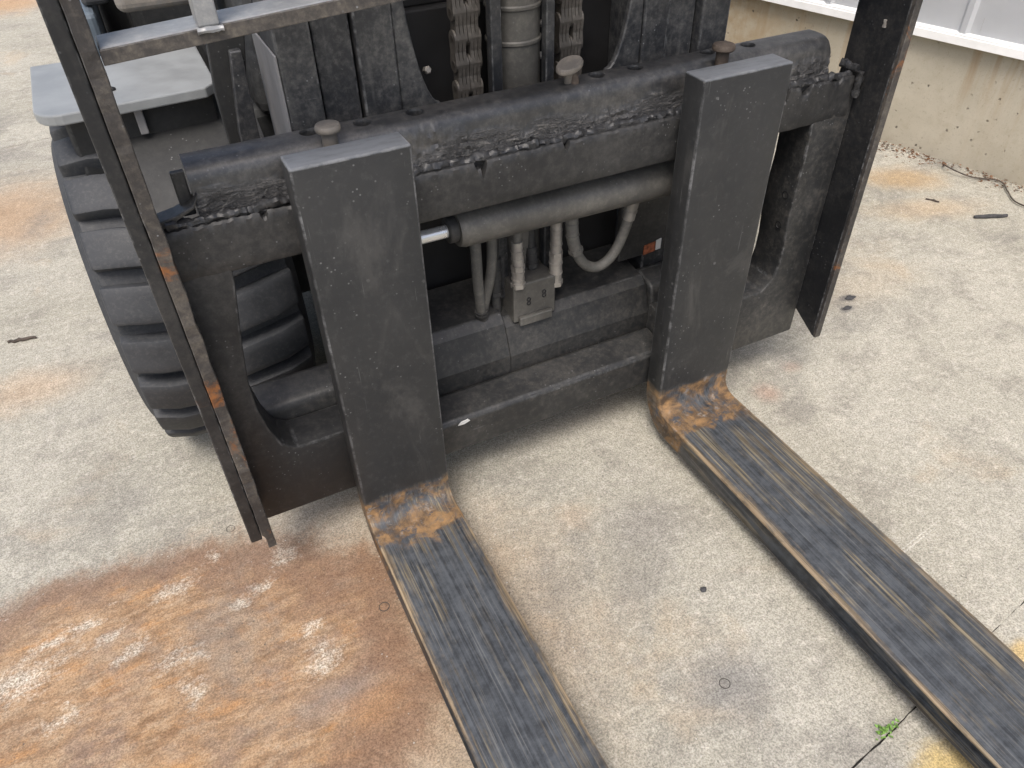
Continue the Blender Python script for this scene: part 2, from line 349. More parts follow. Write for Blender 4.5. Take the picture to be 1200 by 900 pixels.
def mat_wall():
    n = NT('cast_wall_concrete'); p = n.wpos(); x, y, z = n.xyz(p)
    big = n.noise(p, 3, 6, .6, .4); mid = n.noise(p, 16, 6, .65); gr = n.noise(p, 200, 4, .65)
    c = n.mix(n.mr(big, .3, .7), (.42, .385, .305), (.52, .48, .39))
    c = n.mix(n.m('MULTIPLY', n.mr(mid, .5, .75), .5), c, (.38, .335, .25))
    run = n.noise(n.scale(p, (16, 16, 1.2)), 1, 5, .6)
    c = n.mix(n.m('MULTIPLY', n.mr(run, .52, .70), n.mr(z, .12, .36, .1, .6)), c, (.33, .22, .11))
    far = n.mr(y, 1.0, 1.7)
    c = n.mix(n.m('MULTIPLY', far, n.mr(mid, .3, .6, .4, .9)), c, (.36, .27, .16))
    pit = n.m('MULTIPLY', n.mr(n.m('ADD', n.vor(p, 30), n.m('MULTIPLY', n.noise(p, 120, 3), .35)), .34, .24), n.mr(n.noise(p, 13, 3), .46, .60))
    c = n.mix(n.m('MULTIPLY', pit, .8), c, (.08, .072, .058))
    c = n.mix(n.m('MULTIPLY', n.mr(n.noise(p, 55, 5, .7), .60, .72), .5), c, (.24, .21, .165))
    c = n.mix(n.m('MULTIPLY', n.mr(gr, .55, .72), .3), c, (.2, .18, .14))
    h = n.m('SUBTRACT', n.m('ADD', mid, n.m('MULTIPLY', gr, .4)), n.m('MULTIPLY', pit, 2.))
    return n.out(c, .9, 0, n.bump(h, .5, .004), .3)
M['wall'] = mat_wall()
M['siding'] = plain('white_sheet_metal', (.86, .88, .90), .38, 0, .04, 3, .0003)
M['flash'] = plain('white_trim_metal', (.80, .80, .78), .4, 0, .06, 12, .0003)
M['joint'] = plain('black_joint_filler', (.04, .038, .034), .9, 0, .4, 60)
M['litter'] = plain('dry_leaf_crumbs', (.16, .085, .045), .9, 0, .6, 90)

# ------------------------------------------------------------------ mesh helpers
def link(name, me, mat, parent=None, smooth=False):
    o = bpy.data.objects.new(name, me); COL.objects.link(o)
    if mat is not None and not me.materials: me.materials.append(mat)
    if smooth:
        for f in me.polygons: f.use_smooth = True
    if parent is not None: o.parent = parent
    return o
def finish(name, bm, mat, parent=None, bevel=0., seg=2, smooth=False, ang=30):
    bmesh.ops.recalc_face_normals(bm, faces=bm.faces)
    if bevel:
        es = [e for e in bm.edges if len(e.link_faces) == 2 and e.calc_face_angle(0) > R(ang)]
        wm = EDGE.get(mat.name) if mat else None
        bmesh.ops.bevel(bm, geom=es, offset=bevel, segments=seg, profile=.5, affect='EDGES', clamp_overlap=True, material=1 if wm else -1)
    me = bpy.data.meshes.new(name); bm.to_mesh(me); bm.free()
    if bevel and mat and EDGE.get(mat.name): me.materials.append(mat); me.materials.append(EDGE[mat.name])
    if smooth == 'auto':
        for f in me.polygons: f.use_smooth = True
        me.set_sharp_from_angle(angle=R(35)); smooth = False
    return link(name, me, mat, parent, smooth)
def add_box(bm, x0, x1, y0, y1, z0, z1):
    v = [bm.verts.new((x, y, z)) for z in (z0, z1) for y in (y0, y1) for x in (x0, x1)]
    for f in ((0, 2, 3, 1), (4, 5, 7, 6), (0, 1, 5, 4), (2, 6, 7, 3), (0, 4, 6, 2), (1, 3, 7, 5)):
        bm.faces.new([v[i] for i in f])
def box(name, x0, x1, y0, y1, z0, z1, mat, parent=None, bevel=.003, seg=2):
    bm = bmesh.new(); add_box(bm, x0, x1, y0, y1, z0, z1)
    return finish(name, bm, mat, parent, bevel, seg)
def prism(name, poly, axis, a0, a1, mat, parent=None, bevel=.003, seg=2, smooth=False, ang=30):
    """poly: 2-D outline; axis 'X' -> (y,z), 'Y' -> (x,z), 'Z' -> (x,y)"""
    bm = bmesh.new()
    P = {'X': lambda q, a: (a, q[0], q[1]), 'Y': lambda q, a: (q[0], a, q[1]), 'Z': lambda q, a: (q[0], q[1], a)}[axis]
    A = [bm.verts.new(P(q, a0)) for q in poly]; B = [bm.verts.new(P(q, a1)) for q in poly]
    bm.faces.new(A); bm.faces.new(B[::-1])
    k = len(poly)
    for i in range(k): bm.faces.new((A[i], B[i], B[(i+1) % k], A[(i+1) % k]))
    return finish(name, bm, mat, parent, bevel, seg, smooth, ang)
def tube_bm(bm, pts, rad, n=12, jit=0., cap=True):
    pts = [Vector(p) for p in pts]; rings = []
    rad = rad if isinstance(rad, (list, tuple)) else [rad]*len(pts)
    t0 = (pts[1]-pts[0]).normalized()
    nx = t0.orthogonal().normalized()
    for i, p in enumerate(pts):
        t = (pts[min(i+1, len(pts)-1)] - pts[max(i-1, 0)]).normalized()
        nx = (nx - t*nx.dot(t)).normalized(); ny = t.cross(nx)
        ring = []
        for k in range(n):
            a = 2*math.pi*k/n; d = nx*math.cos(a)+ny*math.sin(a)
            r = rad[i]
            if jit: r *= 1 + jit*noise.noise((p + d*rad[i])*90) + jit*.7*noise.noise((p + d*rad[i])*260)
            ring.append(bm.verts.new(p + d*r))
        rings.append(ring)
    for a, b in zip(rings, rings[1:]):
        for k in range(n): bm.faces.new((a[k], a[(k+1) % n], b[(k+1) % n], b[k]))
    if cap: bm.faces.new(rings[0][::-1]); bm.faces.new(rings[-1])
def tube(name, pts, rad, mat, parent=None, n=14, jit=0., smooth='auto'):
    bm = bmesh.new(); tube_bm(bm, pts, rad, n, jit)
    return finish(name, bm, mat, parent, smooth=smooth)
def spline(ctrl, n=28):
    """Catmull-Rom through the control points"""
    c = [Vector(q) for q in ctrl]; c = [c[0]*2-c[1]] + c + [c[-1]*2-c[-2]]
    out = []; segs = len(c)-3; per = max(2, n//segs)
    for i in range(segs):
        a, b, d, e = c[i:i+4]
        for k in range(per):
            t = k/per
            out.append(.5*((2*b)+(d-a)*t+(2*a-5*b+4*d-e)*t*t+(3*b-a-3*d+e)*t**3))
    out.append(c[-2]); return out
def lathe_z(bm, prof, cx, cy, n=24):
    rings = [[bm.verts.new((cx+r*math.cos(2*math.pi*k/n), cy+r*math.sin(2*math.pi*k/n), z)) for k in range(n)] for r, z in prof]
    for a, b in zip(rings, rings[1:]):
        for k in range(n): bm.faces.new((a[k], a[(k+1) % n], b[(k+1) % n], b[k]))
    bm.faces.new(rings[0][::-1]); bm.faces.new(rings[-1])
def fbm(v, o=4):
    return noise.fractal(Vector(v), 1.0, 2.0, o)
def tag(o, label=None, cat=None, group=None, kind=None):
    if label: o['label'] = label
    if cat: o['category'] = cat
    if group: o['group'] = group
    if kind: o['kind'] = kind
    return o
def empty(name, loc=(0, 0, 0), rz=0.):
    o = bpy.data.objects.new(name, None); COL.objects.link(o); o.location = loc; o.rotation_euler.z = rz
    o.empty_display_size = .1
    return o

# ------------------------------------------------------------------ ground: base sheet and slabs with open joints
def ground():
    bm = bmesh.new(); S = 150
    vs_ = [bm.verts.new(q) for q in ((-S, -S, -.006), (S, -S, -.006), (S, S, -.006), (-S, S, -.006))]
    bm.faces.new(vs_)
    g = finish('ground', bm, M['joint']); tag(g, kind='structure')
    ja, jb = G(.08, -.696), G(.527, -.63)         # near joint
    sl = (jb.y-ja.y)/(jb.x-ja.x)
    c0 = ja.y - sl*ja.x
    fa = G(-.97, 2.362); c1 = fa.y - sl*fa.x       # far joint
    def edge_pts(c, side, x0=-60, x1=60):
        out = []
        xs = [x0, -20, -6] + [-3 + i*.012 for i in range(int(6/.012)+1)] + [6, 20, x1]
        for x in xs:
            n_ = .0022*fbm((x*9, c, side*3.1), 4) + .0016*fbm((x*60, c, side*7.7), 3)
            w_ = .0010 + .0018*fbm((x*14, c*2, 1.7), 3)
            out.append((x, c + sl*x + side*max(.0002, w_) + n_ + .004*fbm((x*2.5, c, 9.), 3)))
        return out
    def slab(lo, hi):
        bm = bmesh.new()
        T = [bm.verts.new((x, y, 0)) for x, y in lo] + [bm.verts.new((x, y, 0)) for x, y in hi[::-1]]
        B = [bm.verts.new((v.co.x, v.co.y, -.04)) for v in T]
        k = len(T)
        for i in range(k): bm.faces.new((B[i], B[(i+1) % k], T[(i+1) % k], T[i]))
        nl = len(lo)
        for i in range(nl-1):
            bm.faces.new((T[i], T[i+1], T[k-2-i], T[k-1-i]))
        me = bpy.data.meshes.new('concrete_slab'); bm.to_mesh(me); bm.free()
        o = link('concrete_slab', me, M['concrete'], g)
    def straight(y):
        return [(x, y + sl*x) for x, _ in edge_pts(c0, 1)]
    slab(straight(-60), edge_pts(c0, -1))
    slab(edge_pts(c0, 1), edge_pts(c1, -1))
    slab(edge_pts(c1, 1), straight(90))
ground()

# ------------------------------------------------------------------ building with concrete kerb wall and white siding
W0 = G(1.772, .847); W1 = G(1.883, .375)
wdir = (W1-W0).normalized(); wang = math.atan2(wdir.y, wdir.x)
bld = empty('building', (W0.x, W0.y, 0), wang)     # local +X runs along the wall towards the photographer, +Y into the building
tag(bld, 'building side with bare concrete base wall and white sheet metal cladding', 'building')
def building():
    # concrete base, slightly uneven face
    bm = bmesh.new(); nx, nz = 300, 8; x0, x1, H = -7., 6., .378
    grid = []
    for i in range(nx+1):
        x = x0+(x1-x0)*i/nx
        grid.append([bm.verts.new((x, .004*fbm((x*1.5, k*.1, 0))-.0, H*k/nz)) for k in range(nz+1)])
    for i in range(nx):
        for k in range(nz): bm.faces.new((grid[i][k], grid[i+1][k], grid[i+1][k+1], grid[i][k+1]))
    bk = [[bm.verts.new((x, .3, z)) for z in (0, H)] for x in (x0, x1)]
    bm.faces.new((bk[0][0], bk[0][1], bk[1][1], bk[1][0]))
    bm.faces.new([c[-1] for c in grid] + [bk[1][1], bk[0][1]])
    bm.faces.new(grid[0] + [bk[0][1], bk[0][0]]); bm.faces.new(grid[-1][::-1] + [bk[1][0], bk[1][1]])
    finish('base_wall', bm, M['wall'], bld, smooth='auto')
    # drip flashing
    prism('flashing', [(-.030, .372), (-.026, .372), (-.022, .402), (.02, .412), (.02, .406), (-.026, .396)], 'X', -7, 6, M['flash'], bld, bevel=.001, seg=1)
    # ribbed cladding sheets, 0.72 m cover each
    rib = [(0, 0), (.175, 0), (.185, -.011), (.202, -.011), (.212, 0), (.24, 0)]
    for k in range(18):
        xa = -7 + k*.72
        prof = []
        for r in range(3):
            for (u, d) in rib[:-1] if r < 2 else rib: prof.append((xa + r*.24 + u*.9985, d))
        bm = bmesh.new(); rows = []
        for z in (.399, .55, 3.2):
            rows.append([bm.verts.new((x, -.004 + d + (.002*fbm((x*6, z, 0)) if z < .5 else 0), z + (.004*fbm((x*5, 3, 0)) if z < .5 else 0))) for x, d in prof])
        for a, b in zip(rows, rows[1:]):
            for i in range(len(prof)-1): bm.faces.new((a[i], a[i+1], b[i+1], b[i]))
        r_ = bmesh.ops.solidify(bm, geom=list(bm.faces), thickness=.0012)
        finish('cladding_sheet', bm, M['siding'], bld)
    box('inner_wall', -6.98, 5.98, .02, 4., .45, 3.15, M['siding'], bld, 0)
building()

# ------------------------------------------------------------------ the forklift
fl = empty('forklift', (0, 0, LIFT))
tag(fl, 'black forklift with two long forks lowered to the concrete yard', 'forklift')

# forks -------------------------------------------------------------
def fork(x0, x1):
    prof = [(0, .727), (0, .082)]
    for k in range(1, 7):           # inner heel fillet
        a = R(90*k/6); prof.append((-.030*(1-math.cos(a)), .082 - .0285*math.sin(a)))
    prof += [(-.30, .0530), (-.70, .051), (-1.18, .046), (-1.26, .036), (-1.27, .030), (-1.26, .022), (-.90, .010), (-.3, .004), (-.03, .002)]
    for k in range(1, 7):           # outer heel radius
        a = R(90*k/6); prof.append((-.03 + .078*math.sin(a), .002 + .09*(1-math.cos(a))))
    prof += [(.050, .727)]
    bm = bmesh.new(); nx = 5
    cols = []
    for i in range(nx):
        x = x0 + (x1-x0)*i/(nx-1)
        cols.append([bm.verts.new((x, y, z)) for y, z in prof])
    k = len(prof)
    for a, b in zip(cols, cols[1:]):
        for j in range(k): bm.faces.new((a[j], b[j], b[(j+1) % k], a[(j+1) % k]))
    bm.faces.new(cols[0]); bm.faces.new(cols[-1][::-1])
    # tip corners drawn in
    xm = (x0+x1)/2
    for v in bm.verts:
        if v.co.y < -1.1: v.co.x = xm + (v.co.x-xm)*(1-.45*min(1, (-1.1-v.co.y)/.17)**2)
    o = finish('fork', bm, M['fork'], fl, .0035, 2, 'auto', 40)
    return o
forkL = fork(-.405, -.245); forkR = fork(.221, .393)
def lock_pin(x, y, z, par, mat, hr=.0175, tilt=(0, 0), h=.042, sr=.0105):
    bm = bmesh.new()
    lathe_z(bm, [(sr, -.05), (sr, h-.006), (hr*.92, h-.005), (hr, h-.003), (hr, h+.001), (hr*.9, h+.004), (hr*.4, h+.0048)], 0, 0, 20)
    o = finish('lock_pin', bm, mat, par, smooth='auto')
    o.location = (x, y, z); o.rotation_euler = (tilt[0], tilt[1], .4)
    return o
lock_pin(-.331, .080, .696, forkL, M['pin'])
lock_pin(.316, .080, .698, forkR, M['rustpin'], .0185)

# top bar with torch-cut, slag-caked front ---------------------------
def top_bar():
    prof = [(.078, .632), (.074, .646), (.0755, .651), (.077, .656), (.0785, .661), (.080, .666), (.081, .671), (.082, .676), (.0825, .682), (.0828, .688), (.0832, .694), (.084, .701), (.086, .7085), (.0905, .715), (.0965, .7185), (.105, .7200), (.120, .7205), (.134, .7200), (.141, .7170), (.146, .708), (.147, .695), (.147, .630)]
    bm = bmesh.new(); n_ = 800; x0, x1 = -.517, .560
    cols = []
    for i in range(n_+1):
        x = x0 + (x1-x0)*i/n_
        c = []
        for (y, z) in prof:
            e = max(0, 1-abs(x-x1)/.012)         # rounded end
            zz = z - (e**2)*.010*(z > .69)
            dy = 0; dz = 0
            top = .672 + .020*fbm((x*7, 3.3, 0), 3) + (.022 if -.25 < x < -.13 else 0)*max(0, 1-abs(x+.19)/.06) + .012*max(0, (x-.36)/.2)
            if y < .1 and zz < top + .012:
                k = min(1, max(0, (top+.012-zz)/.02))
                q = (x*26, zz*120, 1.2)
                dy = -k*(.0045*abs(fbm(q, 6)) + .0022*fbm((x*110, zz*420, 4), 4)) + k*.004*max(0, fbm((x*45, zz*260, 8), 5))
                dz = k*.003*fbm((x*80, zz*90, 6), 3)
            else:
                dy = .0005*fbm((x*9, zz*30, 2), 3); dz = .0005*fbm((x*8, y*30, 5), 3)
            c.append(bm.verts.new((x, y+dy, zz+dz)))
        cols.append(c)
    k = len(prof)
    for a, b in zip(cols, cols[1:]):
        for j in range(k): bm.faces.new((a[j], b[j], b[(j+1) % k], a[(j+1) % k]))
    bm.faces.new(cols[0]); bm.faces.new(cols[-1][::-1])
    o = finish('top_bar', bm, M['topbar'], fl, smooth='auto')
    # drill the latch holes
    cb_ = bmesh.new()
    for (x, y) in ((-.349, .121), (-.275, .117), (-.197, .117), (.105, .119), (.175, .118), (.318, .122), (.40, .118)):
        lathe_z(cb_, [(.0120, .685), (.0124, .717), (.0150, .730)], x, y, 20)
    bmesh.ops.recalc_face_normals(cb_, faces=cb_.faces)
    cme = bpy.data.meshes.new('cut'); cb_.to_mesh(cme); cb_.free(); cme.materials.append(M['dark'])
    cut = bpy.data.objects.new('cut', cme); COL.objects.link(cut); cut.location.z = LIFT
    md = o.modifiers.new('b', 'BOOLEAN'); md.operation = 'DIFFERENCE'; md.object = cut; md.solver = 'EXACT'
    bpy.context.view_layer.update()
    dg = bpy.context.evaluated_depsgraph_get()
    me = bpy.data.meshes.new_from_object(o.evaluated_get(dg));
    o.modifiers.clear(); o.data = me; me.name = 'top_bar'
    bpy.data.objects.remove(cut); bpy.data.meshes.remove(cme)
    return o
tb = top_bar()
# knob of the unused middle latch
kp = lock_pin(.052, .112, .722, tb, M['pin'], .021, (R(8), R(-10)), .026, .008)
kp.name = 'latch_knob'
kp.scale = (1.25, .8, 1.0)
tube('knob_stem', spline([(.060, .106, .700), (.059, .108, .722), (.055, .111, .738), (.050, .112, .748)], 12), .0075, M['rustpin'], tb, 12)
# left end tab and torn scrap beneath the bar
box('end_tab', -.536, -.519, .090, .098, .655, .716, M['paint'], tb, .002)
prism('torn_scrap', [(-.566, .652), (-.520, .672), (-.512, .690), (-.522, .676), (-.545, .668), (-.568, .664)], 'Y', .070, .100, M['bar'], tb, .002)

# front lip ------------------------------------------------------------
def lip():
    prof = [(.062, .5775), (.060, .5815), (.060, .600), (.060, .620), (.060, .638), (.061, .6475), (.064, .651), (.075, .651), (.086, .650), (.088, .60), (.088, .5775)]
    bm = bmesh.new(); n_ = 460; x0, x1 = -.565, .611; cols = []
    notch = ((-.125, .007, .012), (-.118, .004, .02), (.022, .005, .013), (-.38, .010, .010), (-.44, .005, .008), (.50, .012, .016), (.455, .006, .02), (.57, .012, .006))
    for i in range(n_+1):
        x = x0 + (x1-x0)*i/n_
        c = []
        d = .0018*fbm((x*40, 1, 0), 4)
        rough = .0022 if x > .42 or x < -.40 else .0012
        for nx_, wd, dp in notch:
            if abs(x-nx_) < wd: d -= dp*(1-(abs(x-nx_)/wd)**3)
        for (y, z) in prof:
            k = max(0, min(1, (z-.60)/.04))
            c.append(bm.verts.new((x, y + rough*.5*fbm((x*30, z*40, 3), 3), z + d*k + k*rough*fbm((x*110, y*60, 7), 3))))
        cols.append(c)
    k = len(prof)
    for a, b in zip(cols, cols[1:]):
        for j in range(k): bm.faces.new((a[j], b[j], b[(j+1) % k], a[(j+1) % k]))
    bm.faces.new(cols[0]); bm.faces.new(cols[-1][::-1])
    return finish('front_lip', bm, M['paint'], fl, smooth='auto')
fr = lip()
# ragged weld bead between lip and bar
def bead(name, pts, r, par, mat=None, jit=.55, n=12):
    bm = bmesh.new(); tube_bm(bm, pts, [r*(1+.35*fbm((q[0]*30, q[1]*30, q[2]*30+4), 3)) for q in pts], n, jit)
    return finish(name, bm, mat or M['grease'], par, smooth='auto')
bead('weld_bead', [(-.545+i*.0035, .0745+.002*fbm((i*.2, 0, 0), 3), .6525+.003*fbm((i*.11, 5, 0), 3)) for i in range(315)], .0068, fr)
bead('weld_bead', [(-.560+i*.003, .071+.002*fbm((i*.3, 2, 0), 3), .6545+.003*fbm((i*.13, 6, 0), 3)) for i in range(56)], .0065, fr)
bead('weld_bead', [(.50+i*.003, .073, .6515+.006*fbm((i*.2, 8, 0), 3)) for i in range(37)], .0065, fr)
bead('weld_bead', [(.612, .052+.001*i*0, .660-i*.004) for i in range(12)], .006, fr)
bead('weld_bead', [(.612, .060+i*.003, .663) for i in range(14)], .006, fr)

# side uprights ---------------------------------------------------------
def side_upright(pts, y0, y1, mt='paint'):
    return prism('side_frame', pts, 'Y', y0, y1, M[mt], fl, .004, 2, 'auto')
side_upright([(-.567, .0875), (-.567, .63), (-.495, .63), (-.500, .560), (-.506, .52), (-.516, .455), (-.524, .39), (-.524, .335), (-.516, .285), (-.503, .245), (-.482, .2285), (-.290, .2285), (-.290, .0875)], .0606, .136)
side_upright([(.622, .0845), (.622, .63), (.528, .63), (.533, .55), (.534, .50), (.531, .45), (.530, .38), (.536, .32), (.535, .285), (.528, .25), (.505, .2245), (.272, .2245), (.272, .0845)], .0606, .138, 'frame2')
# bolt holes on the inner face of the right upright
for z in (.43, .365):
    bm = bmesh.new(); lathe_z(bm, [(.007, -.006), (.008, .0005), (.0085, .0012), (.006, .0014), (.005, -.004)], 0, 0, 14)
    h = finish('bolt_hole', bm, M['dark'], fl, smooth='auto'); h.location = (.5315, .083, z); h.rotation_euler = (0, R(-90), 0)

# lower bar ------------------------------------------------------------
def lower():
    # stepped end blocks (hidden joint behind the shanks) and the low middle run
    lb = prism('lower_bar', [(.060, .086), (.060, .156), (.066, .163), (.125, .171), (.134, .168), (.134, .086)], 'X', -.2895, .2695, M['bar'], fl, .003, 2)
    for (xa, xb, z0, z1, mt) in ((-.196, -.172, .1515, .1585, 'white'),):
        prism('scrape', [(xa, z0), (xa+.006, z1-.001), (xb-.004, z1+.001), (xb, z0+.003), (xa+.012, z0-.001)], 'Y', .0585, .0603, M[mt], lb, 0)
    # round-shouldered hook bar behind
    prism('hook_bar', [(.140, .10), (.140, .243), (.146, .256), (.158, .262), (.200, .270), (.215, .262), (.215, .10)], 'X', -.53, -.29, M['bar'], fl, .004, 3, 'auto')
    prism('hook_bar', [(.140, .10), (.140, .243), (.146, .256), (.158, .262), (.200, .270), (.215, .262), (.215, .10)], 'X', .28, .515, M['bar'], fl, .006, 3, 'auto')
lower()

# inner cross member, valve block, hoses ----------------------------------
prism('cross_member', [(.137, .075), (.139, .205), (.162, .268), (.178, .284), (.30, .296), (.30, .075)], 'X', -.288, -.046, M['bar'], fl, .002, 1)
prism('cross_member', [(.140, .075), (.142, .200), (.163, .256), (.180, .270), (.30, .282), (.30, .075)], 'X', -.0455, .279, M['bar'], fl, .002, 1)
vb = box('valve_block', -.027, .063, .160, .225, .262, .346, M['hosedark'], fl, .003)
vb.data.materials.clear(); vb.data.materials.append(M['cyl'])
for (x, z) in ((.005, .300), (.038, .308)):
    for q in (0, 1):
        bm = bmesh.new(); lathe_z(bm, [(.0046, -.004), (.0046, .001), (.003, .0015), (.0028, -.002)], 0, 0, 12)
        o = finish('port_hole', bm, M['dark'], vb, smooth='auto'); o.location = (x, .1598, z + (.0085 if q else 0)); o.rotation_euler = (R(90), 0, 0)
box('valve_foot', -.018, .052, .150, .1595, .258, .276, M['cyl'], vb, .002)

cyl = tube('side_shift_cylinder', [(-.140, .115, .523), (-.139, .115, .523), (.05, .115, .520), (.36, .115, .515)], .0325, M['cyl'], fl, 32)
rod = tube('piston_rod', [(-.30, .113, .5245), (-.16, .113, .5235)], .0105, M['chrome'], cyl, 20)
tube('gland_nut', [(-.166, .115, .5235), (-.164, .115, .5235), (-.150, .115, .523), (-.149, .115, .523)], [.019, .0215, .0215, .019], M['hosedark'], cyl, 24)
tube('end_ring', [(-.150, .115, .523), (-.140, .115, .523)], [.0295, .0330], M['cyl'], cyl, 32)
bead('weld_spatter', [(.175+i*.003, .090, .510) for i in range(6)], .0035, cyl, M['steel'], .7, 8)

def hose(ctrl, r, mat, ferr=()):
    pts = spline(ctrl, 36)
    o = tube('hose', pts, r, mat, fl, 14)
    for (a, b, rr, mt) in ferr:
        k0, k1 = int(a*(len(pts)-1)), max(int(a*(len(pts)-1))+1, int(b*(len(pts)-1)))
        seg = pts[k0:k1+1]
        ra = [rr]*len(seg)
        tube('ferrule', seg, ra, M[mt], o, 14)
        d_ = (seg[-1]-seg[-2]).normalized()
        tube('hex_nut', [seg[-1]-d_*.001, seg[-1]+d_*.0085], rr*1.22, M[mt], o, 6)
        for t_ in (.3, .7):
            i_ = min(len(seg)-2, int(t_*(len(seg)-1))); d2 = (seg[i_+1]-seg[i_]).normalized(); c_ = seg[i_].lerp(seg[i_+1], .5)
            tube('crimp', [c_-d2*.0015, c_+d2*.0015], rr*1.09, M[mt], o, 14)
    return o
hose([(-.098, .165, .50), (-.096, .165, .44), (-.094, .168, .37), (-.088, .175, .31), (-.08, .19, .27)], .0100, M['hose'], ((.78, .95, .0125, 'hosedark'),))
hose([(-.068, .165, .50), (-.066, .163, .44), (-.069, .168, .38), (-.078, .178, .32), (-.08, .19, .28)], .0092, M['hose'])
hose([(-.046, .20, .50), (-.045, .20, .42), (-.045, .20, .34), (-.045, .20, .27)], .0095, M['hosedark'], ((.45, .75, .0120, 'hosedark'),))
hose([(-.014, .168, .51), (-.014, .168, .43), (-.014, .166, .39), (-.014, .166, .345)], .0085, M['hose'], ((.33, .70, .0110, 'steel'), (.74, .98, .0118, 'steel')))
hose([(.034, .21, .50), (.034, .21, .42), (.034, .205, .37), (.034, .205, .345)], .010, M['hosedark'], ((.5, .8, .0125, 'hosedark'),))
hose([(.066, .168, .51), (.067, .168, .44), (.068, .170, .38), (.069, .172, .315)], .0085, M['hose'], ((.25, .62, .0110, 'steel'), (.66, .95, .0125, 'steel')))
hose([(.086, .150, .515), (.088, .150, .460), (.094, .150, .410), (.116, .152, .362), (.150, .152, .342), (.184, .152, .360), (.205, .150, .408), (.213, .146, .455), (.216, .135, .505)], .0100, M['hose'], ((.08, .30, .0118, 'hose'), (.84, .97, .0120, 'steel')))
hose([(.086, .20, .50), (.088, .20, .42), (.090, .20, .33), (.09, .20, .29)], .007, M['hosedark'])

# grey back plate on the right of the opening, with its torn decal
bp = box('back_plate', .235, .40, .205, .220, .2975, .66, M['paint'], fl, .003)
prism('decal', [(.2945, .2985), (.3235, .3015), (.3230, .3235), (.2955, .3205)], 'Y', .2030, .2046, M['orange'], bp, 0)
prism('decal', [(.3250, .3025), (.3370, .3035), (.3370, .3275), (.3245, .3250)], 'Y', .2030, .2046, M['white'], bp, 0)

# load backrest ---------------------------------------------------------
def post_mesh(name, poly, axis, a0, a1, mat, par, amp=.0012):
    o = prism(name, poly, axis, a0, a1, mat, par, .0018, 1)
    return o
pl = prism('backrest_post', [(0.002, .108), (.0, 1.25), (.100, 1.25), (.100, .55), (.0595, .45), (.0595, .108)], 'X', -.600, -.5815, M['post'], fl, .002)
# rusty strip welded on the front, with a ragged lower end
def strip():
    bm = bmesh.new(); cols = []; n_ = 130
    for i in range(n_+1):
        z = .088 + (1.25-.088)*i/n_
        a = -.5805 + .0006*fbm((z*30, 0, 1), 3); b = -.5635 + .0014*fbm((z*26, 2, 1), 4)
        if z < .115: a += .004
        f = -.004 + .0016*fbm((z*35, 4, 1), 4)
        cols.append([bm.verts.new(q) for q in ((a, f+.0005*fbm((z*90, 1, 1), 3), z), (b, f+.001+.0008*fbm((z*90, 9, 1), 3), z), (b, .012, z), (a, .012, z))])
    for c, d in zip(cols, cols[1:]):
        for j in range(4): bm.faces.new((c[j], c[(j+1) % 4], d[(j+1) % 4], d[j]))
    bm.faces.new(cols[0]); bm.faces.new(cols[-1][::-1])
    return finish('rusty_strip', bm, M['postrust'], pl, .001, 1)
strip()
box('post_web', -.5805, -.5685, .0125, .0595, .12, 1.25, M['post'], pl, .0015)
pr_ = prism('backrest_post', [(0.002, .106), (.0, 1.25), (.108, 1.25), (.108, .66), (.118, .60), (.118, .16), (.0615, .140)], 'X', .6235, .6365, M['post'], fl, .002)
box('rusty_edge', .6245, .6395, -.006, .0015, .106, 1.25, M['postrust'], pr_, .001)
lock = bead('weld_spatter', [(.622, .04, .735+i*.003) for i in range(5)], .0025, pr_, M['steel'], .7, 8)
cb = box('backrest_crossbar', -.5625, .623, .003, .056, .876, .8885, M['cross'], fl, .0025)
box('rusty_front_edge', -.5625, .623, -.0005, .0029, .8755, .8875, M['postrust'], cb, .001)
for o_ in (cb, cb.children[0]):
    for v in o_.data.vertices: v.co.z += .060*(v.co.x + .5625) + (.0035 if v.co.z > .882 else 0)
for x in (-.452, -.152, .175, .50):
    u = box('backrest_upright', x-.011, x+.011, -.004, .030, .8925 + .060*(x + .5625), 1.25, M['cross'], fl, .002)
bead('weld_bead', [(-.465+i*.003, -.003, .896) for i in range(10)], .004, cb, M['cross'], .5, 8)
box('backrest_top_rail', -.5995, .636, .000, .034, 1.2505, 1.264, M['cross'], fl, .002)

# mast ------------------------------------------------------------------
def rail(x0, x1, y0, y1, mat, z0=.06, z1=1.9):
    return box('mast_rail', x0, x1, y0, y1, z0, z1, mat, fl, .0035)
rail(-.357, -.306, .196, .30, M['mast']); rail(-.302, -.247, .212, .30, M['mast']); rail(-.2435, -.186, .204, .31, M['mast'], .56)
rail(.247, .296, .204, .31, M['mast'], .56); rail(.300, .356, .212, .30, M['mast']); rail(.360, .419, .196, .30, M['mast'])
def arc_plate(sx, cx):
    # side plate with a circular bite towards the chain
    pts = [(0, .58), (0, 1.9), (.012, 1.9), (.012, .99)]
    for k in range(13):
        a = R(90 - 90*k/12*1.0)
        pts.append((.012 + .053*(1-math.sin(a)), .99 - .30*math.cos(a)))
    pts += [(.070, .64), (.070, .58)]
    poly = [(cx + sx*u, z) for u, z in pts]
    return prism('mast_side_plate', poly, 'Y', .208, .220, M['mast'], fl, .002, 1)
arc_plate(1, -.185); arc_plate(-1, .246)
box('cylinder_guard', -.036, -.018, .198, .215, .30, 1.9, M['mast'], fl, .002)
box('cylinder_guard', .059, .074, .198, .215, .30, 1.9, M['mast'], fl, .002)
bm = bmesh.new(); lathe_z(bm, [(.043, .10), (.043, 1.5), (.030, 1.505), (.030, 1.9)], .024, .245, 32)
lc = finish('lift_cylinder', bm, M['cyl'], fl, smooth='auto')
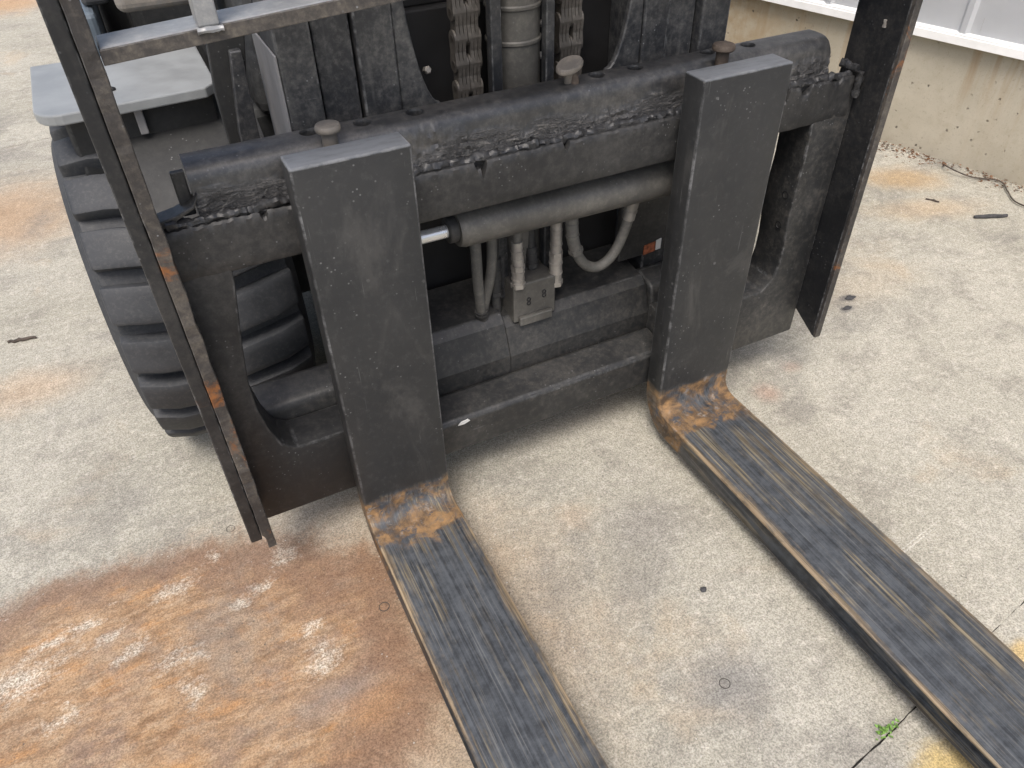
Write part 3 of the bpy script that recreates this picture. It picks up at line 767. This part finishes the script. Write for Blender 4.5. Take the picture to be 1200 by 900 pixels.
for z in (.757, .808):
    bm = bmesh.new(); lathe_z(bm, [(.0432, z-.004), (.0455, z-.002), (.0455, z+.002), (.0432, z+.004)], .024, .245, 32)
    finish('collar_ring', bm, M['cyl'], lc, smooth='auto')
# leaf chains
def chain_link_mesh(inner):
    bm = bmesh.new()
    xs = (-.0195, -.0130, -.0065, .0065, .0130, .0195) if not inner else (-.0162, -.0097, -.0032, .0032, .0097, .0162)
    for x in xs:
        prof = []
        for k in range(13):
            a = math.pi*k/12; prof.append((.0125*math.cos(a), .019 + .0125*math.sin(a)))
        prof.append((-.0098, 0))
        for k in range(13):
            a = math.pi + math.pi*k/12; prof.append((.0125*math.cos(a), -.019 + .0125*math.sin(a)))
        prof.append((.0098, 0))
        A = [bm.verts.new((x-.0027, y, z)) for y, z in prof]; B = [bm.verts.new((x+.0027, y, z)) for y, z in prof]
        bm.faces.new(A); bm.faces.new(B[::-1])
        for i in range(len(prof)): bm.faces.new((A[i], B[i], B[(i+1) % len(prof)], A[(i+1) % len(prof)]))
    for z in (-.019, .019):
        tube_bm(bm, [(-.023, 0, z), (.023, 0, z)], .0055, 10)
    bmesh.ops.recalc_face_normals(bm, faces=bm.faces)
    me = bpy.data.meshes.new('chain_link'); bm.to_mesh(me); bm.free(); me.materials.append(M['chain'])
    return me
CL = [chain_link_mesh(False), chain_link_mesh(True)]
for x in (-.060, .124):
    anchor = box('lift_chain', x-.020, x+.020, .228, .262, .60, .655, M['chain'], fl, .004)
    for k in range(33):
        o = bpy.data.objects.new('chain_link', CL[k % 2]); COL.objects.link(o); o.parent = anchor
        o.location = (x, .243, .675 + k*.038)
# small bolts glinting behind the chain
for (x, y, z) in ((-.118, .275, .72), (.082, .262, .765), (.080, .262, .715)):
    bm = bmesh.new(); lathe_z(bm, [(.006, 0), (.0065, .008), (.0045, .010)], 0, 0, 6)
    o = finish('mast_bolt', bm, M['steel'], fl); o.location = (x, y, z); o.rotation_euler = (R(75), 0, R(10))
box('shade_crossmember', -.243, .30, .315, .36, .25, .80, M['dark'], fl, .004)  # near-black colour stands in for deep shade behind the opening
box('mast_back_plate', -.186, .246, .33, .345, .80, 1.9, M['dark'], fl, .003)

# brackets left of the mast
box('lit_rail_side', -.3605, -.3575, .198, .352, .40, .80, M['greyplate'], fl, .001)  # added sheet, its light grey paints in the light on the rail's side
prism('hinge_bracket', [(-.432, .45), (-.436, .72), (-.428, .80), (-.395, .82), (-.372, .80), (-.392, .70), (-.398, .62), (-.404, .45)], 'Y', .335, .350, M['fenderbox'], fl, .002)
prism('hinge_bracket', [(-.415, .45), (-.418, .66), (-.402, .78), (-.385, .78), (-.39, .62), (-.397, .45)], 'Y', .318, .3345, M['mast'], fl, .002)

# wheels ------------------------------------------------------------------
WC = (.60, .31); WR = .34
def block_mesh(xa, xb, skew):
    bm = bmesh.new(); da = R(5.7); nseg = 4; nxs = 3
    top = []; bot = []
    sgn = 1 if xa < xb else -1
    for j in range(nseg+1):
        a = -da + 2*da*j/nseg
        rt, rb_ = [], []
        for i in range(nxs+1):
            t = i/nxs; x = xa + (xb-xa)*t
            aa = a + skew*(1-t)
            drop = .013*max(0, 1-t*3)          # shoulder rounds off outwards
            r = WR - drop
            rt.append(bm.verts.new((x, -r*math.cos(aa), r*math.sin(aa))))
            rr = .300 - .012*(t == 0)
            rb_.append(bm.verts.new((x, -rr*math.cos(aa*1.08), rr*math.sin(aa*1.08))))
        top.append(rt); bot.append(rb_)
    for j in range(nseg):
        for i in range(nxs):
            bm.faces.new((top[j][i], top[j][i+1], top[j+1][i+1], top[j+1][i]))
    for j in range(nseg):
        bm.faces.new((bot[j][0], top[j][0], top[j+1][0], bot[j+1][0]))
        bm.faces.new((top[j][-1], bot[j][-1], bot[j+1][-1], top[j+1][-1]))
    for i in range(nxs):
        bm.faces.new((top[0][i], bot[0][i], bot[0][i+1], top[0][i+1]))
        bm.faces.new((bot[-1][i], top[-1][i], top[-1][i+1], bot[-1][i+1]))
    bmesh.ops.recalc_face_normals(bm, faces=bm.faces)
    es = [e for e in bm.edges if len(e.link_faces) == 2 and e.calc_face_angle(0) > R(35)]
    bmesh.ops.bevel(bm, geom=es, offset=.006, segments=2, profile=.5, affect='EDGES', clamp_overlap=True)
    me = bpy.data.meshes.new('tread_block'); bm.to_mesh(me); bm.free(); me.materials.append(M['rubber'])
    for f in me.polygons: f.use_smooth = True
    me.set_sharp_from_angle(angle=R(40))
    return me
def wheel(xo, xi, phase):
    """xo: outer shoulder, xi: inner shoulder"""
    s = 1 if xi > xo else -1; xc = (xo+xi)/2; hw = abs(xi-xo)/2
    prof = [(-hw*.55, .17), (-hw*.95, .185), (-hw-.010, .23), (-hw-.012, .28), (-hw+.004, .303), (-hw*.6, .3085), (0, .310), (hw*.6, .3085), (hw-.004, .303), (hw+.012, .28), (hw+.010, .23), (hw*.95, .185), (hw*.55, .17)]
    bm = bmesh.new(); n_ = 72; rings = []
    for k in range(n_):
        a = 2*math.pi*k/n_
        rings.append([bm.verts.new((u, -r*math.cos(a), r*math.sin(a))) for u, r in prof])
    for k in range(n_):
        A, B = rings[k], rings[(k+1) % n_]
        for j in range(len(prof)-1): bm.faces.new((A[j], A[j+1], B[j+1], B[j]))
        bm.faces.new((A[-1], A[0], B[0], B[-1]))
    o = finish('wheel', bm, M['rubber'], fl, smooth='auto'); o.location = (xc, WC[0], WC[1])
    bm = bmesh.new(); rp = [(-.02, .05), (-.02, .12), (.05, .15), (.06, .172), (-.06, .172), (-.06, .05)]
    rings = [[bm.verts.new((u, -r*math.cos(2*math.pi*k/40), r*math.sin(2*math.pi*k/40))) for u, r in rp] for k in range(40)]
    for k in range(40):
        A, B = rings[k], rings[(k+1) % 40]
        for j in range(len(rp)): bm.faces.new((A[j], A[(j+1) % len(rp)], B[(j+1) % len(rp)], B[j]))
    rm = finish('rim', bm, M['panel'], o, smooth='auto'); rm.location = (-s*.04, 0, 0); rm.scale = (-s, 1, 1)
    mo = block_mesh(-s*hw, -s*.012, R(4)); mi = block_mesh(s*hw, s*.012, R(4))
    P = 22
    for k in range(P):
        for me, ph in ((mo, 0), (mi, .5)):
            b = bpy.data.objects.new('tread_block', me); COL.objects.link(b); b.parent = o
            b.rotation_euler = (-(2*math.pi*(k+ph)/P + phase), 0, 0)
    return o
wheel(-.694, -.394, R(2)); wheel(.655, .365, R(6))

# fender / step over the left wheel
fd = prism('step_plate', [(-.694, .475), (-.6935, .462), (-.690, .449), (-.684, .439), (-.676, .431), (-.666, .426), (-.655, .424), (-.44, .436), (-.423, .455), (-.420, .47), (-.418, .70), (-.696, .70)], 'Z', .683, .700, M['fender'], fl, .0025, 2)
prism('step_skirt', [(-.660, .47), (-.655, .46), (-.43, .465), (-.43, .68), (-.660, .68)], 'Z', .555, .6825, M['fenderbox'], fd, .003)
box('step_strut', -.556, -.543, .446, .456, .640, .6825, M['greyplate'], fd, .002)
bm = bmesh.new(); lathe_z(bm, [(.007, 0), (.007, .003), (.004, .0045)], 0, 0, 6)
o = finish('step_bolt', bm, M['dark'], fd); o.location = (-.577, .50, .7002)
# mud flap wrapped over the inner tread
def mud_flap():
    bm = bmesh.new(); rows = []
    for j in range(15):
        a = R(36 + 44*j/14); rows.append([[bm.verts.new((x, WC[0]-r*math.cos(a), WC[1]+r*math.sin(a))) for x in (-.600, -.37)] for r in (.352, .346)])
    for A, B in zip(rows, rows[1:]):
        bm.faces.new((A[0][0], A[0][1], B[0][1], B[0][0])); bm.faces.new((A[1][0], B[1][0], B[1][1], A[1][1]))
        bm.faces.new((A[0][0], B[0][0], B[1][0], A[1][0])); bm.faces.new((A[0][1], A[1][1], B[1][1], B[0][1]))
    for e in (rows[0], rows[-1]): bm.faces.new((e[0][0], e[0][1], e[1][1], e[1][0]))
    return finish('mud_flap', bm, M['fenderbox'], fl, smooth='auto')
mud_flap()

# truck body behind ---------------------------------------------------------
box('front_axle', -.39, .36, .52, .68, .22, .40, M['bodydark'], fl, .01)
box('chassis', -.36, .40, .70, 2.3, .16, .56, M['bodydark'], fl, .02)
box('dash_cowl', -.34, .42, .62, .90, .56, 1.10, M['bodydark'], fl, .03, 3)
box('body_side_panel', -.610, -.567, .86, 1.75, .38, .735, M['panel'], fl, .01)
box('body_side_panel', .600, .643, .86, 1.75, .38, .735, M['panel'], fl, .01)
box('floor_plate', -.566, .599, .90, 1.75, .40, .47, M['dark'], fl, .01)
box('footwell_box', -.528, -.345, .72, .86, .755, .95, M['pin'], fl, .016, 4)
prism('counterweight', [(1.75, .18), (1.75, .95), (2.2, .95), (2.45, .85), (2.5, .5), (2.4, .2)], 'X', -.58, .62, M['bodydark'], fl, .04, 4, 'auto')
box('engine_hood', -.50, .54, 1.30, 1.749, .4705, .98, M['bodydark'], fl, .03, 3)
box('seat_cushion', -.22, .28, 1.32, 1.72, .981, 1.09, M['dark'], fl, .03, 3)
box('seat_back', -.20, .26, 1.70, 1.80, 1.0905, 1.60, M['dark'], fl, .03, 3)
for (x, y) in ((-.56, .93), (.57, .93), (-.56, 1.72), (.57, 1.72)):
    box('guard_pillar', x-.025, x+.025, y-.025, y+.025, .736 if y < 1.75 and abs(x) > .555 and y < 1 else .951 if y > 1.75 else .736, 2.1, M['bodydark'], fl, .008)
box('overhead_guard', -.60, .61, .90, 1.75, 2.1005, 2.14, M['bodydark'], fl, .01)

# ------------------------------------------------------------------ litter on the slab
def ring(name, cx, cy, r, t, label):
    g = G(cx, cy); bm = bmesh.new()
    pts = [(r*math.cos(2*math.pi*k/40)*(1+.05*fbm((k*.3, cx, 0), 2)), r*math.sin(2*math.pi*k/40)*.97, t) for k in range(41)]
    tube_bm(bm, pts, t, 8, 0, False)
    o = finish(name, bm, M['rubberring'], smooth='auto'); o.location = g
    tag(o, label, 'rubber ring')
ring('rubber_ring', -.432, -.142, .0090, .0007, 'small dark rubber ring on tan concrete left of the left fork')
ring('rubber_ring', -.005, -.515, .0085, .0007, 'small dark rubber ring on grey concrete between the two fork blades')
ring('rubber_ring', -.635, .151, .0080, .0005, 'small faint ring lying at the edge of the rust stain near backrest post')
def pebble(cx, cy, r, label, sc=(1, .7, .5), cat='pebble'):
    g = G(cx, cy); bm = bmesh.new(); bmesh.ops.create_icosphere(bm, subdivisions=3, radius=r)
    for v in bm.verts:
        d = 1 + .55*fbm(v.co*(1.4/r) + Vector((cx*9, 0, 0)), 3); v.co = Vector((v.co.x*d*sc[0], v.co.y*d*sc[1], v.co.z*sc[2]*d))
    zmin = min(v.co.z for v in bm.verts)
    o = finish('pebble', bm, M['chiprock'], smooth='auto'); o.location = (g.x, g.y, -zmin - .0006); tag(o, label, cat)
pebble(.069, -.364, .0062, 'dark angular pebble lying on bare concrete between the two forks')
pebble(.945, .172, .010, 'flat dark gravel chip right of the right backrest post', (1.3, .8, .25))
pebble(.905, .142, .009, 'thin dark chip nearest the foot of the right backrest post', (1.4, .7, .2))
def stick(name, a, b, r, label, mat='twig', cat='twig', wob=.004, z=None):
    A, B = G(*a), G(*b); pts = []
    for k in range(13):
        t = k/12; q = A.lerp(B, t)
        q.x += wob*fbm((t*3, a[0], 1), 3); q.y += wob*fbm((t*3, a[1], 5), 3); q.z = r*.9
        pts.append(q)
    o = tube(name, pts, [r*(.75+.4*math.sin(math.pi*k/12)) for k in range(13)], M[mat], None, 8, .2)
    tag(o, label, cat)
stick('twig', (-1.02, 1.002), (-.955, .992), .0042, 'thin dark twig on the concrete left of the front tyre', wob=.012)
stick('metal_scrap', (1.575, .310), (1.665, .268), .0060, 'short dark grey metal scrap on the concrete in front of the building', 'chiprock', 'scrap', .003)
# loose wire curling off the foot of the wall
wp = [G(1.79, .60), G(1.765, .58), G(1.76, .53), G(1.79, .49), G(1.84, .43), G(1.80, .37), G(1.76, .31), G(1.77, .22)]
for i, q in enumerate(wp): q.z = .004 + (.014 if i in (1, 2) else .003)
o = tube('wire', spline(wp, 60), .0022, M['twig'], None, 6); tag(o, 'thin loose wire curling over the concrete at the foot of the wall', 'wire')
stick('twig', (1.55, .462), (1.565, .425), .003, 'tiny dark twig on the orange stained concrete near the wall', wob=.006)
# leaf crumbs gathered along the foot of the wall
def litter():
    bm = bmesh.new(); nrm = Vector((-wdir.y, wdir.x, 0))
    if nrm.x > 0: nrm = -nrm
    for i in range(5200):
        t = random.uniform(-2.2, 2.0); dens = .5 + .5*noise.noise(Vector((t*5, 0, 0)))
        if random.random() > dens*1.1: continue
        off = abs(random.gauss(0, .030))*(.6+dens) + .001
        c = W0 + wdir*t + nrm*off; c.z = random.uniform(.001, .009)*max(.2, 1-off*18)
        s = random.uniform(.002, .009)*(.6 + .6*random.random())
        rot = Matrix.Rotation(random.uniform(0, 6.28), 3, 'Z') @ Matrix.Rotation(random.gauss(0, .5), 3, 'X')
        pts = [(-s, 0, 0), (0, -s*random.uniform(.25, .6), .0006), (s, 0, 0), (0, s*random.uniform(.25, .6), .0006)]
        v = [bm.verts.new(c + rot @ Vector(q)) for q in pts]; bm.faces.new(v)
    me = bpy.data.meshes.new('leaf_litter'); bm.to_mesh(me); bm.free()
    o = link('leaf_litter', me, M['litter']); tag(o, 'dry brown leaf crumbs gathered along the foot of the wall', 'leaf litter', kind='stuff')
litter()
# weed in the near joint
def weed():
    g = G(.163, -.681); e = empty('weed', g); tag(e, 'tiny green weed sprouting from the slab joint left of the right fork', 'weed')
    bm = bmesh.new()
    for k in range(4):
        a = random.uniform(0, 6.28); tube_bm(bm, [(random.uniform(-.012, .012), random.uniform(-.002, .002), -.01), (.008*math.cos(a), .004*math.sin(a), .006)], .0006, 6)
    finish('stem', bm, M['leaf'], e)
    for k in range(46):
        cx, cy = random.gauss(0, .011), random.gauss(0, .0035); a = random.uniform(0, 6.28)
        s = random.uniform(.0032, .0062); up = random.uniform(.1, .8)
        bm = bmesh.new(); dv = Vector((math.cos(a), math.sin(a), up)).normalized(); sd = Vector((-math.sin(a), math.cos(a), 0)); base = Vector((cx, cy, random.uniform(.001, .007)))
        q = [base, base+dv*s*.5+sd*s*.42, base+dv*s*1.25, base+dv*s*.5-sd*s*.42]
        q2 = [base+dv*s*.55-Vector((0, 0, s*.12))]
        v = [bm.verts.new(p_) for p_ in q]; c = bm.verts.new(q2[0])
        for i in range(4): bm.faces.new((v[i], v[(i+1) % 4], c))
        finish('leaf', bm, M['leaf'], e)
weed()
